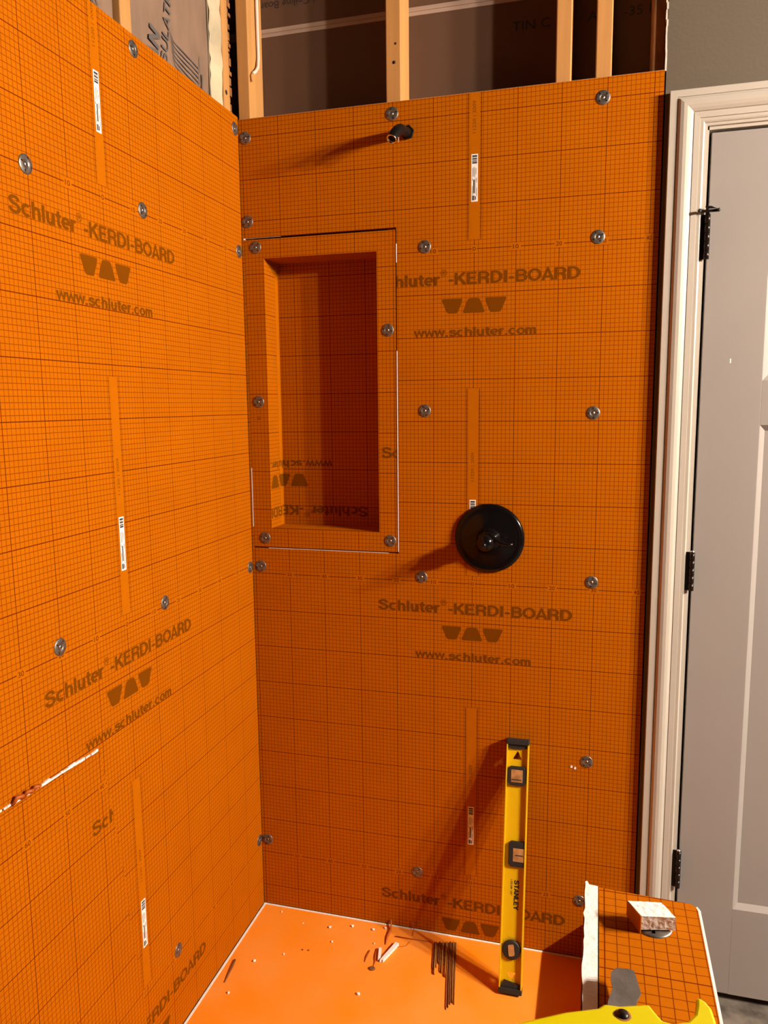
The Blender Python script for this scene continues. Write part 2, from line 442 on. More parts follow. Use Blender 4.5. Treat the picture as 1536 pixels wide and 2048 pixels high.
def barcode_label(mp, u0, ztop, label, zmax=999):
    """a long narrow white sticker: bars at the top, lines of tiny type below"""
    e = empty('barcode_label', mp(u0, ztop - 10.8, 0), label, 'label', 'barcode stickers on the orange boards')
    base = mp(u0, ztop - 10.8, 0)
    def q(name, a0, a1, b0, b1, m, d):
        vs = [mp(u0 + a, ztop - b, d) for a, b in ((a0, b1), (a1, b1), (a1, b0), (a0, b0))]
        vs += [mp(u0 + a, ztop - b, d - 0.02) for a, b in ((a0, b1), (a1, b1), (a1, b0), (a0, b0))]
        vs = [tuple(x - y for x, y in zip(p, base)) for p in vs]
        return MB().add(vs, [(0, 1, 2, 3), (7, 6, 5, 4), (0, 4, 5, 1), (1, 5, 6, 2), (2, 6, 7, 3), (3, 7, 4, 0)]).build(name, m, e)
    q('sticker', -0.8, 0.8, 0, 10.8, M['paper'], 0.06)
    z = 0.3
    for t in (0.5, 0.12, 0.42, 0.1, 0.3, 0.45):
        q('bar', -0.58, 0.58, z, z + t * 0.72, M['ink'], 0.08); z += t * 0.72 + 0.1
    for k, (a, b0, b1, wd) in enumerate([(-0.45, 3.1, 5.2, 0.1), (-0.2, 2.9, 5.0, 0.08), (0.05, 3.0, 5.3, 0.08), (0.35, 3.2, 4.6, 0.1),
                                         (-0.5, 5.5, 6.0, 0.12), (0.5, 5.4, 6.5, 0.12), (-0.5, 7.2, 9.2, 0.12), (0.5, 7.6, 9.6, 0.1), (0.22, 5.5, 9.0, 0.07)]):
        q('type_line', a - wd / 2, a + wd / 2, b0, b1, M['ink_grey'], 0.08)
    q('type_line', -0.28, 0.02, 5.8, 8.9, M['ink'], 0.08)
    q('type_line', -0.6, 0.0, 9.4, 10.5, M['ink_grey'], 0.08)
    q('type_line', 0.12, 0.35, 9.6, 10.4, M['ink'], 0.08)
    return e

back_mp = lambda u, z, d=0.0: (u, -d, z)
left_mp = lambda b, z, d=0.0: (-XC + d, b - BC, z)

# ================================================================== THE SETTING
TOP = 262.0
floor = MB().box(-75, 277, -330, 12, -8, -5.5).build('floor', M['floor']); tag(floor, kind='structure')
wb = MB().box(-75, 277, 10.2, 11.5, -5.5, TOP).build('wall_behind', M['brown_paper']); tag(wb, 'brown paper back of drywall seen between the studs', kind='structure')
bm_ = lambda u, v: (u, 10.17, v)
MB().box(-74, 41.5, 10.1, 10.19, 240.3, 241.2).build('joint_tape', M['tape'], wb)
MB().box(-74, 41.5, 10.12, 10.19, 241.3, 242.3).build('joint_tape', M['tape'], wb)
write('printed_line', 'Wall and Ceiling Board', -33.5, 248.8, 1.9, bm_, M['ink'], wb, width=26, rot=PI)
write('stencil_line', 'TIN C   D   A/1   -35 B', 7.4, 233.6, 2.2, bm_, M['ink'], wb, width=33)

ws = MB().box(-75, -72, -330, 12, -5.5, TOP).build('wall_gap_backing', M['sheath']); tag(ws, 'dark backing added behind the gaps beside the insulation', kind='structure')  # added backing sheet, coloured dark so the gaps beside the batts read black

# painted wall with the door opening, same plane as the orange back board
wd_ = MB()
wd_.box(42.3, 50.6, 0.05, 1.27, -5.5, TOP)
wd_.box(50.6, 129.4, 0.05, 1.27, 205.5, TOP)
wd_.box(129.4, 273.9, 0.05, 1.27, -5.5, TOP)
wdoor = wd_.build('wall_door', M['drywall']); tag(wdoor, 'taupe painted drywall above and around the door', kind='structure')
# ragged cut edge of that drywall above the board
m = MB()
zz = 216.8
while zz < TOP - 2:
    h = random.uniform(1.2, 3.2); o_ = random.uniform(0.0, 0.45)
    m.box(42.0 - o_ * 0.5, 42.34, 0.02 + o_ * 0.3, 1.25, zz, min(zz + h, TOP)); zz += h
m.build('cut_gypsum_edge', M['gypsum'], wdoor)
wr = MB().box(274, 277, -330, 0.0, -5.5, TOP).build('wall_right', M['wallpaint']); tag(wr, kind='structure')

# back orange board with the hole for the niche
NX0, NX1, NZ0, NZ1 = -60.3, -19.35, 106.1, 187.9
m = MB()
m.box(-60.8, NX0, 0, 1.27, 0.3, 217.0)
m.box(NX1, 42.0, 0, 1.27, 0.3, 217.0)
m.box(NX0, NX1, 0, 1.27, 0.3, NZ0)
m.box(NX0, NX1, 0, 1.27, NZ1, 217.0)
wback = m.build('wall_back', M['grid_back']); tag(wback, 'orange gridded backer board of the shower end wall', kind='structure')
board_print(wback, back_mp, 0, ZL, 0.5, 217, [-50, -40, -30, -20, -10, 0, 10, 20, 30, 40])
board_print(wback, back_mp, 0, ZL + PER, 0.5, 217, [-10, 0, 10, 20, 30, 40], cuts_text=[((NX1 + 0.1, 0), (-1, 0))])
board_print(wback, back_mp, 0, ZL + 2 * PER, 0.5, 216.9, [], text=False)
board_print(wback, back_mp, 0, ZL - PER, 0.5, 217, [-50, -40, -30, -20, -10, 0, 10, 20, 30], strip=False, cuts_text=[((0, 0.6), (0, -1))])
# bright raw edges of the board: top, right side
MB().box(-60.8, 42.0, 0.05, 1.27, 217.0, 217.06).build('raw_board_edge', M['tape'], wback)

# left orange board
m = MB().box(-XC - 1.27, -XC, -200, -0.15, 0.3, 217.6)
wleft = m.build('wall_left', M['grid_left']); tag(wleft, 'orange gridded backer board of the long left shower wall', kind='structure')
PE = [(-11.74, 79.63), (-9.94, 72.3), (-8.43, 64.5), (-6.24, 50.4), (-5.0, 35.9), (-2.6, 25.3), (-1.42, 12.4), (-0.7, 0.5)]   # right edge of the patch
board_print(wleft, left_mp, 0, ZL + DZ, 0.5, 217, [-30, -20, -10, 0, 10, 20, 30, 40, 50])
board_print(wleft, left_mp, 0, ZL + DZ + PER, 0.5, 217, [-30, -20, -10, 0, 10, 20, 30, 40, 50])
board_print(wleft, left_mp, 0, ZL + DZ + 2 * PER, 0.5, 217.4, [], text=False)
board_print(wleft, left_mp, 0, ZL + DZ - PER, 0.5, 217, [10, 20, 30, 40, 50], strip=False)
# patch panel let into the left wall, with its torn foam edge on top
patch = MB().prism([(b - BC, z) for b, z in PE] + [(-150 - BC, 0.5), (-150 - BC, 80.9)], -XC + 0.0, -XC + 0.28, axis='x').build('patch_panel', M['grid_patch'], wleft)
pm = lambda b, z, d=0.0: (-XC + 0.28 + d, b - BC, z)
for n, b in ((60, -31.8), (50, -21.5), (40, -11.5)):
    put('number_field', [(b - 1.1, 71.25), (b + 1.1, 71.25), (b + 1.1, 72.95), (b - 1.1, 72.95)], [(0, 1, 2, 3)], lambda u, v: pm(u, v, 0.02), M['plain'], patch)
    write('numeral', str(n), b - 0.7, 71.65, 0.95, lambda u, v: pm(u, v, 0.04), M['print_dark'], patch, width=1.3)
write('printed_name', 'Schl', -15.2, 63.5, 2.8, lambda u, v: pm(u, v, 0.03), M['print'], patch, width=8.6, bold=0.018, cuts=[((-8.5, 64.5), (0.98, 0.19))])
m = MB()
b = -11.9
while b > -60:
    L = random.uniform(0.5, 1.6); h = random.uniform(0.12, 0.5)
    zt = 79.63 + (-11.74 - b) * 0.043
    m.box(-XC + 0.0, -XC + random.uniform(0.2, 0.36), b - L - BC, b - BC, zt - 0.12, zt + h); b -= L + (random.uniform(0.1, 0.5) if random.random() < 0.25 else 0)
m.build('torn_foam_edge', M['foam'], wleft)
for bb, L, up in ((-33.5, 2.2, 0.7), (-31.2, 1.8, 0.5), (-29.3, 1.6, 0.4)):
    pts = [(-XC + 0.3, bb - BC - L / 2, 80.4), (-XC + 0.9, bb - BC - L / 5, 80.9 + up), (-XC + 1.1, bb - BC + L / 4, 80.7 + up), (-XC + 0.5, bb - BC + L / 2, 80.5)]
    MB().tube(pts, [0.25, 0.4, 0.35, 0.15], seg=6).build('fleece_curl', M['scrap'], wleft)

# white gap line and foam edge along the niche cut-out
m = MB()
m.box(NX1 - 0.12, NX1 + 0.08, -0.06, 0.4, NZ0 + 0.5, 158); m.box(NX1 - 0.1, NX1 + 0.12, -0.05, 0.4, 179.5, 184)
m.build('foam_gap_edge', M['foam'], wback)
m = MB()
m.box(NX0 - 0.08, NX0 + 0.02, -0.04, 0.4, 112, 128); m.box(NX0, -50, -0.02, 0.3, NZ1 - 0.2, NZ1 - 0.16); m.box(-56, -22, -0.03, 0.3, NZ0 + 0.02, NZ0 + 0.1)
m.box(NX0 - 0.1, NX0 + 0.3, -0.08, 0.3, NZ1 - 0.5, NZ1 - 0.1)
m.build('foam_gap_edge', M['foam'], wback)

# knee wall in the foreground (camera looks down on its cap)
wk = MB().box(31.2, 38.9, -240, -122.9, -5.5, 98.1).build('wall_knee', M['wood_dark']); tag(wk, 'orange capped knee wall with white foam edges in the foreground', kind='structure')
capp = [(31.2, -240), (39.75, -240), (39.75, -123.2), (39.6, -122.7), (39.2, -122.35), (31.2, -121.9)]
MB().prism(capp, 98.15, 99.45).build('cap_board', M['grid_cap'], wk)
m = MB()
y = -240.0
vs = []
edge = []
while y < -121.4:
    edge.append((29.93 + random.uniform(-0.1, 0.1), y)); y += random.uniform(0.5, 1.2)
edge.append((29.95, -121.4))
poly = [(31.1, -240)] + [(31.1, -121.9), (30.3, -121.8), (30.12, -121.3)] + edge[::-1]
MB().prism(poly, 0.3, 99.55).build('side_board', M['foam'], wk)
MB().box(29.84, 29.9, -240, -121.6, 0.3, 99.35).build('side_board_face', M['plain'], wk)
outer = [(39.77, -240), (40.02, -240), (39.98, -123.1), (39.76, -122.55), (39.64, -122.68), (39.77, -123.2)]
MB().prism(outer, -5.4, 99.4).build('outer_board', M['foam'], wk)

# shower tray (the orange floor) and the curb hidden behind the knee wall
tray = empty('shower_tray', (0, 0, 0), 'orange foam shower tray with dusty membrane and white edge line', 'shower tray')
m = MB().box(-60.2, 29.8, -240, -0.55, -5.45, 0.0); m.build('membrane', M['tray'], tray)
MB().box(-60.85, 29.8, -0.55, -0.02, -5.4, 0.12).build('tray_edge', M['foam'], tray)
MB().box(-60.75, -60.2, -240, -0.55, -5.4, 0.1).build('tray_edge', M['foam'], tray)
curb = MB().box(30.0, 42.0, -121.3, -0.05, -5.4, 10.0).build('trim_curb', M['plain']); tag(curb, 'low orange curb between the end wall and the knee wall', kind='structure')

# ------------------------------------------------------------------ door casing, jamb and door
PROF = [(0.0, 0.0), (0.0, 1.45), (0.12, 1.55), (1.55, 1.55), (1.62, 1.3), (1.75, 1.3), (1.85, 1.6), (2.3, 1.95), (3.0, 2.12), (3.7, 2.1), (4.4, 1.85), (5.0, 1.42), (5.1, 1.15), (5.22, 1.15), (5.25, 1.3),
        (6.45, 1.25), (6.5, 0.95), (6.6, 0.95), (7.2, 1.0), (7.5, 0.8), (7.55, 0.55), (8.15, 0.5), (8.2, 0.0)]
KX, KZ = 43.15, 212.0     # outer corner of the casing
tr = empty('trim_1', (KX, 0, 0), 'cream profiled door casing with mitred corners', kind='structure')
def casing_leg(mirror):
    m = MB(); n = len(PROF); vs = []
    for (a, d) in PROF:
        x = a if not mirror else 130.85 - 43.15 - a + 6.2
        vs.append((x, -d + 0.04, -5.4))
    for (a, d) in PROF:
        x = a if not mirror else 130.85 - 43.15 - a + 6.2
        vs.append((x, -d + 0.04, KZ - a * 0.94))
    m.add(vs, [(i, i + 1, n + i + 1, n + i) for i in range(n - 1)])
    m.add([vs[i] for i in range(n)], [tuple(range(n))])
    return m
casing_leg(False).build('side_casing', M['trim'], tr)
casing_leg(True).build('side_casing', M['trim'], tr)
m = MB(); n = len(PROF); vs = []
for (a, d) in PROF: vs.append((a, -d + 0.04, KZ - a * 0.94))
for (a, d) in PROF: vs.append((130.85 - 43.15 - a + 6.2, -d + 0.04, KZ - a * 0.94))
m.add(vs, [(i, i + 1, n + i + 1, n + i) for i in range(n - 1)])
m.build('head_casing', M['trim'], tr)
m = MB(); m.box(7.6, 8.55, 0.1, 11.0, -5.4, KZ - 7.2); m.build('jamb', M['trim'], tr)
MB().box(7.6, 86.3, 0.1, 11.0, KZ - 8.4, KZ - 7.2).build('head_jamb', M['trim'], tr)
MB().box(8.4, 9.1, 5.2, 8.0, -5.4, KZ - 8.4).build('door_stop', M['hole'], tr)

DX0, DX1, DZ0, DZ1 = 52.35, 128.4, -3.4, 203.1
d1 = empty('door_1', (DX0, 0.6, DZ0), 'taupe panelled door on dark bronze hinges', kind='structure')
def D(*b): return [b[0] - DX0, b[1] - DX0, b[2] - 0.6, b[3] - 0.6, b[4] - DZ0, b[5] - DZ0]
PX0, PX1 = 65.3, 115.5
panels = [(19.9, 139.2), (149.2, 191.0)]
fy, by = 0.6, 4.1
MB().box(*D(DX0, PX0, fy, by, DZ0, DZ1)).build('stile', M['door'], d1, bevel=0.12)
MB().box(*D(PX1, DX1, fy, by, DZ0, DZ1)).build('stile', M['door'], d1, bevel=0.12)
for z0, z1 in ((DZ0, panels[0][0]), (panels[0][1], panels[1][0]), (panels[1][1], DZ1)):
    MB().box(*D(PX0, PX1, fy, by, z0, z1)).build('rail', M['door'], d1)
for z0, z1 in panels:
    o = MB().box(*D(PX0, PX1, fy + 1.2, by - 0.5, z0, z1)).build('door_panel', M['door'], d1)
    t = 1.25
    for a, b_ in ((((PX0, z0), (PX0 + t, z0 + t), (PX0 + t, z1 - t), (PX0, z1)), 0), (((PX0, z0), (PX1, z0), (PX1 - t, z0 + t), (PX0 + t, z0 + t)), 1),
                  (((PX0, z1), (PX0 + t, z1 - t), (PX1 - t, z1 - t), (PX1, z1)), 2), (((PX1, z0), (PX1, z1), (PX1 - t, z1 - t), (PX1 - t, z0 + t)), 3)):
        outer_ids = {0: (0, 3), 1: (0, 1), 2: (0, 3), 3: (0, 1)}[b_]
        vs = []
        for i, (x, z) in enumerate(a):
            vs.append((x - DX0, (fy + 0.02 if i in outer_ids else fy + 1.15) - 0.6, z - DZ0))
        MB().add(vs, [(0, 1, 2, 3)]).build('panel_moulding', M['door'], o)
# hinges
for hz0, hz1, stop in ((176.0, 185.6, True), (100.4, 109.6, False), (24.5, 34.2, False)):
    hinge = MB().box(*D(50.5, 51.85, -0.62, -0.45, hz0, hz1)).build('hinge_leaf', M['bronze'], d1)
    kn = MB()
    step = (hz1 - hz0) / 5
    for i in range(5):
        kn.lathe([(0.0, 0.02), (0.62, 0.02), (0.62, step - 0.06), (0.0, step - 0.06)], 52.05 - DX0, -0.95 - 0.6, hz0 + i * step - DZ0, seg=14)
    kn.build('knuckle', M['bronze'], hinge)
    MB().lathe([(0.0, 0), (0.42, 0), (0.46, 0.25), (0.0, 0.45)], 52.05 - DX0, -0.95 - 0.6, hz1 - DZ0, seg=12).build('pin_cap', M['chrome'] if not stop else M['bronze'], hinge)
    if stop:
        MB().box(*D(50.1, 54.3, -1.9, -1.3, hz1 + 0.3, hz1 + 0.85)).build('pin_stop_bar', M['bronze'], hinge, bevel=0.1)
        MB().prism([(51.6 - DX0, hz1 + 1.1 - DZ0), (53.3 - DX0, hz1 + 1.1 - DZ0), (54.1 - DX0, hz1 + 0.85 - DZ0), (52.6 - DX0, hz1 + 1.6 - DZ0), (51.4 - DX0, hz1 + 1.6 - DZ0)], -1.7 - 0.6, -1.2 - 0.6, axis='y').build('pin_stop_plate', M['bronze'], hinge)
        for x in (50.2, 54.1):
            MB().lathe([(0.0, 0), (0.35, 0), (0.4, 0.4), (0.0, 0.6)], x - DX0, -2.4 - 0.6, hz1 + 0.58 - DZ0, axis='y', seg=10).build('pin_stop_bumper', M['rubber'], hinge)
# paint chip on the door
MB().box(*D(58.3, 58.55, 0.57, 0.62, 153.2, 154.2)).build('paint_chip', M['paper'], d1)

# ------------------------------------------------------------------ studs, insulation, cable
def stud(x0, x1, y0, y1, label, holes=(), m_=None):
    e = empty('wall_stud', ((x0 + x1) / 2, (y0 + y1) / 2, -5.4), label, 'stud', 'pine wall studs')
    hx, hy = (x1 - x0) / 2, (y1 - y0) / 2
    MB().box(-hx, hx, -hy, hy, 0, TOP + 5.4).build('timber', m_ or M['wood'], e, bevel=0.25)
    for (dx, z, r) in holes:
        MB().lathe([(0.0, 0), (r, 0), (r * 0.7, 0.04), (0.0, 0.05)], dx, -hy - 0.045, z + 5.4, axis='y', seg=10).build('nail_hole', M['hole'], e)
    return e
stud(-61.3, -58.0, 1.32, 10.1, 'corner pine stud standing behind the orange end board')
stud(-22.0, -18.25, 1.32, 10.1, 'pine stud directly above the black shower arm', holes=[(0.6, 230.6, 0.28), (0.2, 226.4, 0.4)])
stud(18.3, 21.8, 1.32, 10.1, 'left one of the two close-set pine studs')
stud(27.15, 30.7, 1.32, 10.1, 'right one of the two close-set pine studs')
stud(39.2, 41.9, 1.32, 10.1, 'stud coloured as shaded at the cut edge of the painted drywall', m_=M['wood_dark'])  # darker wood than the other studs: its shade is put into the colour
def lstud(y0, y1, label, x0=-71.5, x1=-62.2, holes=()):
    e = empty('wall_stud', ((x0 + x1) / 2, (y0 + y1) / 2, -5.4), label, 'stud', 'pine wall studs')
    hx, hy = (x1 - x0) / 2, (y1 - y0) / 2
    MB().box(-hx, hx, -hy, hy, 0, TOP + 5.4).build('timber', M['wood'], e, bevel=0.25)
    for (dy, z, r) in holes:
        MB().lathe([(0.0, 0), (r, 0), (r * 0.7, 0.04), (0.0, 0.05)], hx + 0.0, dy, z + 5.4, axis='x', seg=10).build('nail_hole', M['hole'], e)
    return e
lstud(-48.4, -44.6, 'pine stud between the two insulation batts on the left')
lstud(-4.6, -1.2, 'knotty stud beside the corner gap on the left wall', holes=[(-0.4, 222.6, 0.6)])
m = MB()
zz = 214.0
while zz < TOP - 2:
    h = random.uniform(0.8, 2.6); o_ = random.uniform(0, 0.7)
    m.box(-63.6 + random.uniform(-0.5, 0.3), -62.3 + random.uniform(-0.3, 0.35), -1.3, -0.6 + o_, zz, zz + h * 0.8); zz += h
o = m.build('splintered_filler', M['wood_dark']); tag(o, 'splintered wood scraps filling the gap in the stud corner', 'wood scrap')

def batt(y0, y1, label, x=-63.0):
    """kraft faced batt: a softly pillowed sheet with stapled flanges"""
    e = empty('insulation_batt', (x, (y0 + y1) / 2, -5.4), label, 'insulation', 'kraft faced insulation batts')
    ny, nz = 14, 40
    hw = (y1 - y0) / 2; H = TOP + 5.4
    vs = []; fs = []
    rnd = [[random.uniform(-0.16, 0.16) for _ in range(nz + 1)] for _ in range(ny + 1)]
    for i in range(ny + 1):
        for j in range(nz + 1):
            t = i / ny * 2 - 1
            vs.append((0.5 * (1 - t ** 4) + rnd[i][j] - 0.4, t * hw, H * j / nz))
    for i in range(ny):
        for j in range(nz):
            a = i * (nz + 1) + j
            fs.append((a, a + nz + 1, a + nz + 2, a + 1))
    MB().add(vs, fs, True).box(-8.0, -1.2, -hw, hw, 0, H).build('kraft_facing', M['kraft'], e)
    return e
b1 = batt(-44.2, -10.2, 'kraft faced batt printed with insulation lettering')
b0 = batt(-90.0, -49.2, 'kraft faced batt at the top left picture edge')
km = lambda yc: (lambda u, v: (0.33, u - yc, v + 5.4))
K1 = km((-44.2 - 10.2) / 2)
write('printed_line', 'AN', -34.6, 216.4, 4.0, K1, M['ink_grey'], b1, width=7.2, rot=PI / 2 - 0.22, bold=0.015)
write('printed_line', 'INSULATION', -31.4, 214.2, 2.6, K1, M['ink_grey'], b1, width=24, rot=PI / 2 - 0.2, bold=0.005, weight=0.15)
for k in range(6):
    zz = 226.0 - k * 0.95
    pts = [(-28.6 + k * 0.1, zz - 0.2), (-27.2, zz - 1.8), (-22, zz - 2.3 - 0.1 * k), (-16.2, zz - 3.0 - 0.1 * k)]
    vs = []; fs = []
    for i, (u, v) in enumerate(pts): vs += [(u, v), (u, v + 0.32)]
    for i in range(3): fs.append((2 * i, 2 * i + 2, 2 * i + 3, 2 * i + 1))
    put('printed_rule', vs, fs, K1, M['ink_grey'], b1)
put('printed_rule', [(-15.9, 219.5), (-15.7, 219.5), (-15.7, 226), (-15.9, 226)], [(0, 1, 2, 3)], K1, M['ink_grey'], b1)
put('printed_rule', [(-15.2, 219), (-14.6, 219), (-14.4, 222.5), (-15.0, 222.5)], [(0, 1, 2, 3)], K1, M['ink_grey'], b1)
K0 = km((-90.0 - 49.2) / 2)
write('printed_line', 'eyNca', -55.6, 218.2, 2.4, K0, M['ink_grey'], b0, width=8.5, rot=PI / 2 - 0.1, shear=0.3)
m = MB()
vs = []; fs = []
for j in range(30):
    z = 210 + j * 1.8
    vs += [(-62.9 + random.uniform(-.25, .25), -9.9, z), (-62.2 + random.uniform(-.3, .3), -7.6 + random.uniform(-.4, .4), z), (-62.1 + random.uniform(-.2, .2), -5.2 + random.uniform(-.5, .5), z)]
for j in range(29):
    for i in range(2):
        a = 3 * j + i; fs.append((a, a + 1, a + 4, a + 3))
m.add(vs, fs, True)
m.box(-63.4, -63.1, -9.9, -5, 210, 262)
o = m.build('paper_flange', M['foil']); tag(o, 'pale crumpled paper flange stapled over the knotty stud', 'paper')

cab = empty('electrical_cable', (-57.6, 4, 226), 'white electrical cable hanging down the corner stud', 'cable')
MB().tube([(0.1, 2.2, 36), (0.15, 2.1, 20), (0.1, 2.3, 8), (0.3, 1.4, 5.2), (0.35, -0.2, 3.6), (0.1, -1.4, 2.7)], 0.42, seg=10).build('sheath', M['cable'], cab)
MB().tube([(0.1, -1.4, 2.7), (0.0, -2.0, 1.9), (0.05, -1.9, 0.6)], [0.3, 0.45, 0.2], seg=7).build('frayed_end', M['wood'], cab)

# ================================================================== THINGS ON THE WALLS
# ---- niche
nx0, nx1, nz0, nz1, ND = -54.9, -24.5, 111.6, 182.5, 8.9
NB = ((NX0 + NX1) / 2, 0, NZ0)
nic = empty('shower_niche', NB, 'tall orange prefabricated wall niche left of the shower valve', 'niche')
def N(x0, x1, y0, y1, z0, z1): return (x0 - NB[0], x1 - NB[0], y0, y1, z0 - NB[2], z1 - NB[2])
g = 0.28
MB().box(*N(NX0 + 0.12, nx0, 0.06, 1.2, NZ0 + g, NZ1 - 0.55)).build('flange', M['grid_niche'], nic)
MB().box(*N(nx1, NX1 - g, 0.06, 1.2, NZ0 + g, NZ1 - 0.55)).build('flange', M['grid_niche'], nic)
MB().box(*N(nx0, nx1, 0.06, 1.2, nz1, NZ1 - 0.55)).build('flange', M['grid_niche'], nic)
MB().box(*N(nx0, nx1, 0.06, 1.2, NZ0 + g, nz0)).build('flange', M['grid_niche'], nic)
MB().box(*N(nx0 - 0.9, nx0, 1.2, ND, nz0 - 0.9, nz1 + 0.9)).build('side_panel', M['grid_niche_side'], nic)
MB().box(*N(nx1, nx1 + 0.9, 1.2, ND, nz0 - 0.9, nz1 + 0.9)).build('side_panel', M['grid_niche_side'], nic)
MB().box(*N(nx0, nx1, 1.2, ND, nz1, nz1 + 0.9)).build('top_panel', M['plain'], nic)
MB().box(*N(nx0, nx1, 1.2, ND, nz0 - 0.9, nz0)).build('sill_panel', M['plain'], nic)
MB().box(*N(nx0, nx1, ND, ND + 1.0, nz0, nz1)).build('niche_back', M['grid_niche'], nic)
# plain tape band inside the left cheek, next to the back
MB().box(*N(nx0, nx0 + 0.03, ND - 2.2, ND, nz0, nz1)).build('corner_band', M['plain'], nic)
# printing upside down on the back, running round the corner onto the left cheek
def niche_map(u, v): # flattened: u >= nx0 on the back, u < nx0 folds forward along the left cheek
    if u >= nx0 - 1e-4: return (u - NB[0], ND - 0.03, v - NB[2])
    return (nx0 + 0.05 - NB[0], ND - (nx0 - u), v - NB[2])
def niche_text(body, uright, ztop, h, width, bold=0.018):
    vs, fs = grotesk(body, h, width) if bold > 0 else text_polys(body, h, width, bold)
    vs = [(uright - x, ztop - y, k) for x, y, k in vs]
    for cut in (((nx0, 0), (-1, 0)), ((nx0, 0), (1, 0))):
        a, f = clip2d(vs, fs, [cut])
        if cut[1][0] > 0:
            a, f = clip2d(a, f, [((nx0 - ND + 0.1, 0), (-1, 0))])
            a = [(min(u, nx0 - 0.002), v, k) for u, v, k in a]
        else:
            a = [(max(u, nx0), v, k) for u, v, k in a]
        put('printed_name', a, f, niche_map, M['print'], nic)
niche_text('Schluter', -30.2, 117.0, 2.8, 16.6)
niche_text('\u00ae', -47.2, 115.2, 1.5, 1.6, 0)
niche_text('-KERDI', -49.0, 117.0, 2.8, 14.6)
niche_text('www.schluter.com', -40.2, 129.6, 2.15, 30.1, 0.014)
for pl0 in LOGO:
    pl = rounded([(-55.4 - a, 109.2 + 1.2 - b + 0.4) for a, b in pl0], 0.55)
    for cut in (((nx0, 0), (-1, 0)), ((nx0, 0), (1, 0))):
        a, f = clip2d(pl, [tuple(range(len(pl)))], [cut] + ([((nx0 - ND + 0.1, 0), (-1, 0))] if cut[1][0] > 0 else []))
        a = [((min(u, nx0 - 0.002) if cut[1][0] > 0 else max(u, nx0)), v) for u, v, k in a]
        put('printed_logo', a, f, niche_map, M['print'], nic)
write('printed_name', 'Sc', -23.7, 131.0, 2.8, lambda u, v: (u - NB[0], 0.03, v - NB[2]), M['print'], nic, width=4.9, bold=0.018, cuts=[((NX1 - g - 0.05, 0), (1, 0))])
put('number_field', [(-58.6, 140.6), (-56.9, 140.6), (-56.9, 142.2), (-58.6, 142.2)], [(0, 1, 2, 3)], lambda u, v: (u - NB[0], 0.04, v - NB[2]), M['plain'], nic)
write('numeral', '50', -58.3, 140.95, 0.95, lambda u, v: (u - NB[0], 0.02, v - NB[2]), M['print_dark'], nic, width=1.2)

# ---- washers (one master, copied)
SEG = 24
def washer_mesh():
    prof = [(1.6, 0.0), (1.6, 0.06), (1.5, 0.13), (1.28, 0.2), (0.92, 0.24), (0.62, 0.22), (0.5, 0.1), (0.3, 0.08)]
    def skip(i, k): return i == 3 and (k % 6) in (0,)
    m = MB().lathe(prof, axis='y', seg=SEG, smooth=True, skip=skip)
    m.v = [(x, -y, z) for x, y, z in m.v]
    return m.mesh('washer_disc', M['zinc'])
WM = washer_mesh()
HM = MB()
HM.lathe([(0.0, -0.05), (0.2, -0.05), (0.24, 0.06), (0.44, 0.14), (0.44, 0.17), (0.0, 0.19)], axis='y', seg=16)
HM.v = [(x, -y, z) for x, y, z in HM.v]; HM = HM.mesh('screw_head', M['screw'])
SM = MB(); SM.box(-0.07, 0.07, 0.185, 0.2, -0.16, 0.16); SM.box(-0.16, 0.16, 0.185, 0.2, -0.07, 0.07)
SM.v = [(x, -y, z) for x, y, z in SM.v]; SM = SM.mesh('screw_recess', M['hole'])
def washer(loc, label, side='back', tilt=0.0):
    e = empty('fixing_washer', loc, label, 'washer', 'round screw washers holding the orange boards')
    e.rotation_euler = (0, 0, PI / 2) if side == 'left' else ((-PI / 2, 0, 0) if side == 'up' else (0, 0, 0))
    rr = random.uniform(0, 1.5)
    for nm, me in (('disc', WM), ('screw_head', HM)):
        o = bpy.data.objects.new(nm, me); C.objects.link(o); o.parent = e; o.rotation_euler = (0, rr, 0)
        if nm == 'screw_head':
            s = bpy.data.objects.new('screw_recess', SM); C.objects.link(s); s.parent = o
    return e
for x, z, lab in [
    (-59.1, 212.4, 'washer in the top left corner of the orange end wall'),
    (-59.2, 191.9, 'washer just above the upper left corner of the niche'),
    (-20.2, 214.3, 'washer directly above the black shower arm'),
    (29.0, 212.7, 'washer at the top right of the end wall below the twin studs'),
    (28.7, 182.5, 'washer right of the upper printed name near the door casing'),
    (-12.2, 182.8, 'washer beside the numeral 10 right of the niche top'),
    (-12.3, 143.0, 'washer right of the niche below the upper printed address'),
    (28.7, 142.2, 'washer between the two printed names close to the casing'),
    (-57.2, 185.4, 'washer on the upper left corner of the niche flange'),
    (-21.8, 163.2, 'washer on the right flange of the niche'),
    (-57.7, 145.7, 'washer midway down the left flange of the niche'),
    (-57.0, 108.9, 'washer on the lower left corner of the niche flange'),
    (-21.6, 109.4, 'washer on the lower right corner of the niche flange'),
    (-58.5, 101.0, 'washer just below the lower left corner of the niche'),
    (-13.3, 100.2, 'washer below left of the black valve plate'),
    (29.4, 101.0, 'washer right of the black valve plate near the casing'),
    (29.4, 54.5, 'washer right of the top of the yellow level'),
    (-14.7, 17.2, 'pale washer above the lowest printed name on the end wall'),
    (28.5, 16.1, 'dark washer beside the white edge of the knee wall'),
    (-59.1, 20.3, 'low washer in the corner above the tray on the end wall')]:
    fl = 0.06 if (x in (-57.2, -21.8, -57.7, -57.0, -21.6)) else 0.0
    washer((x, fl, z), lab)
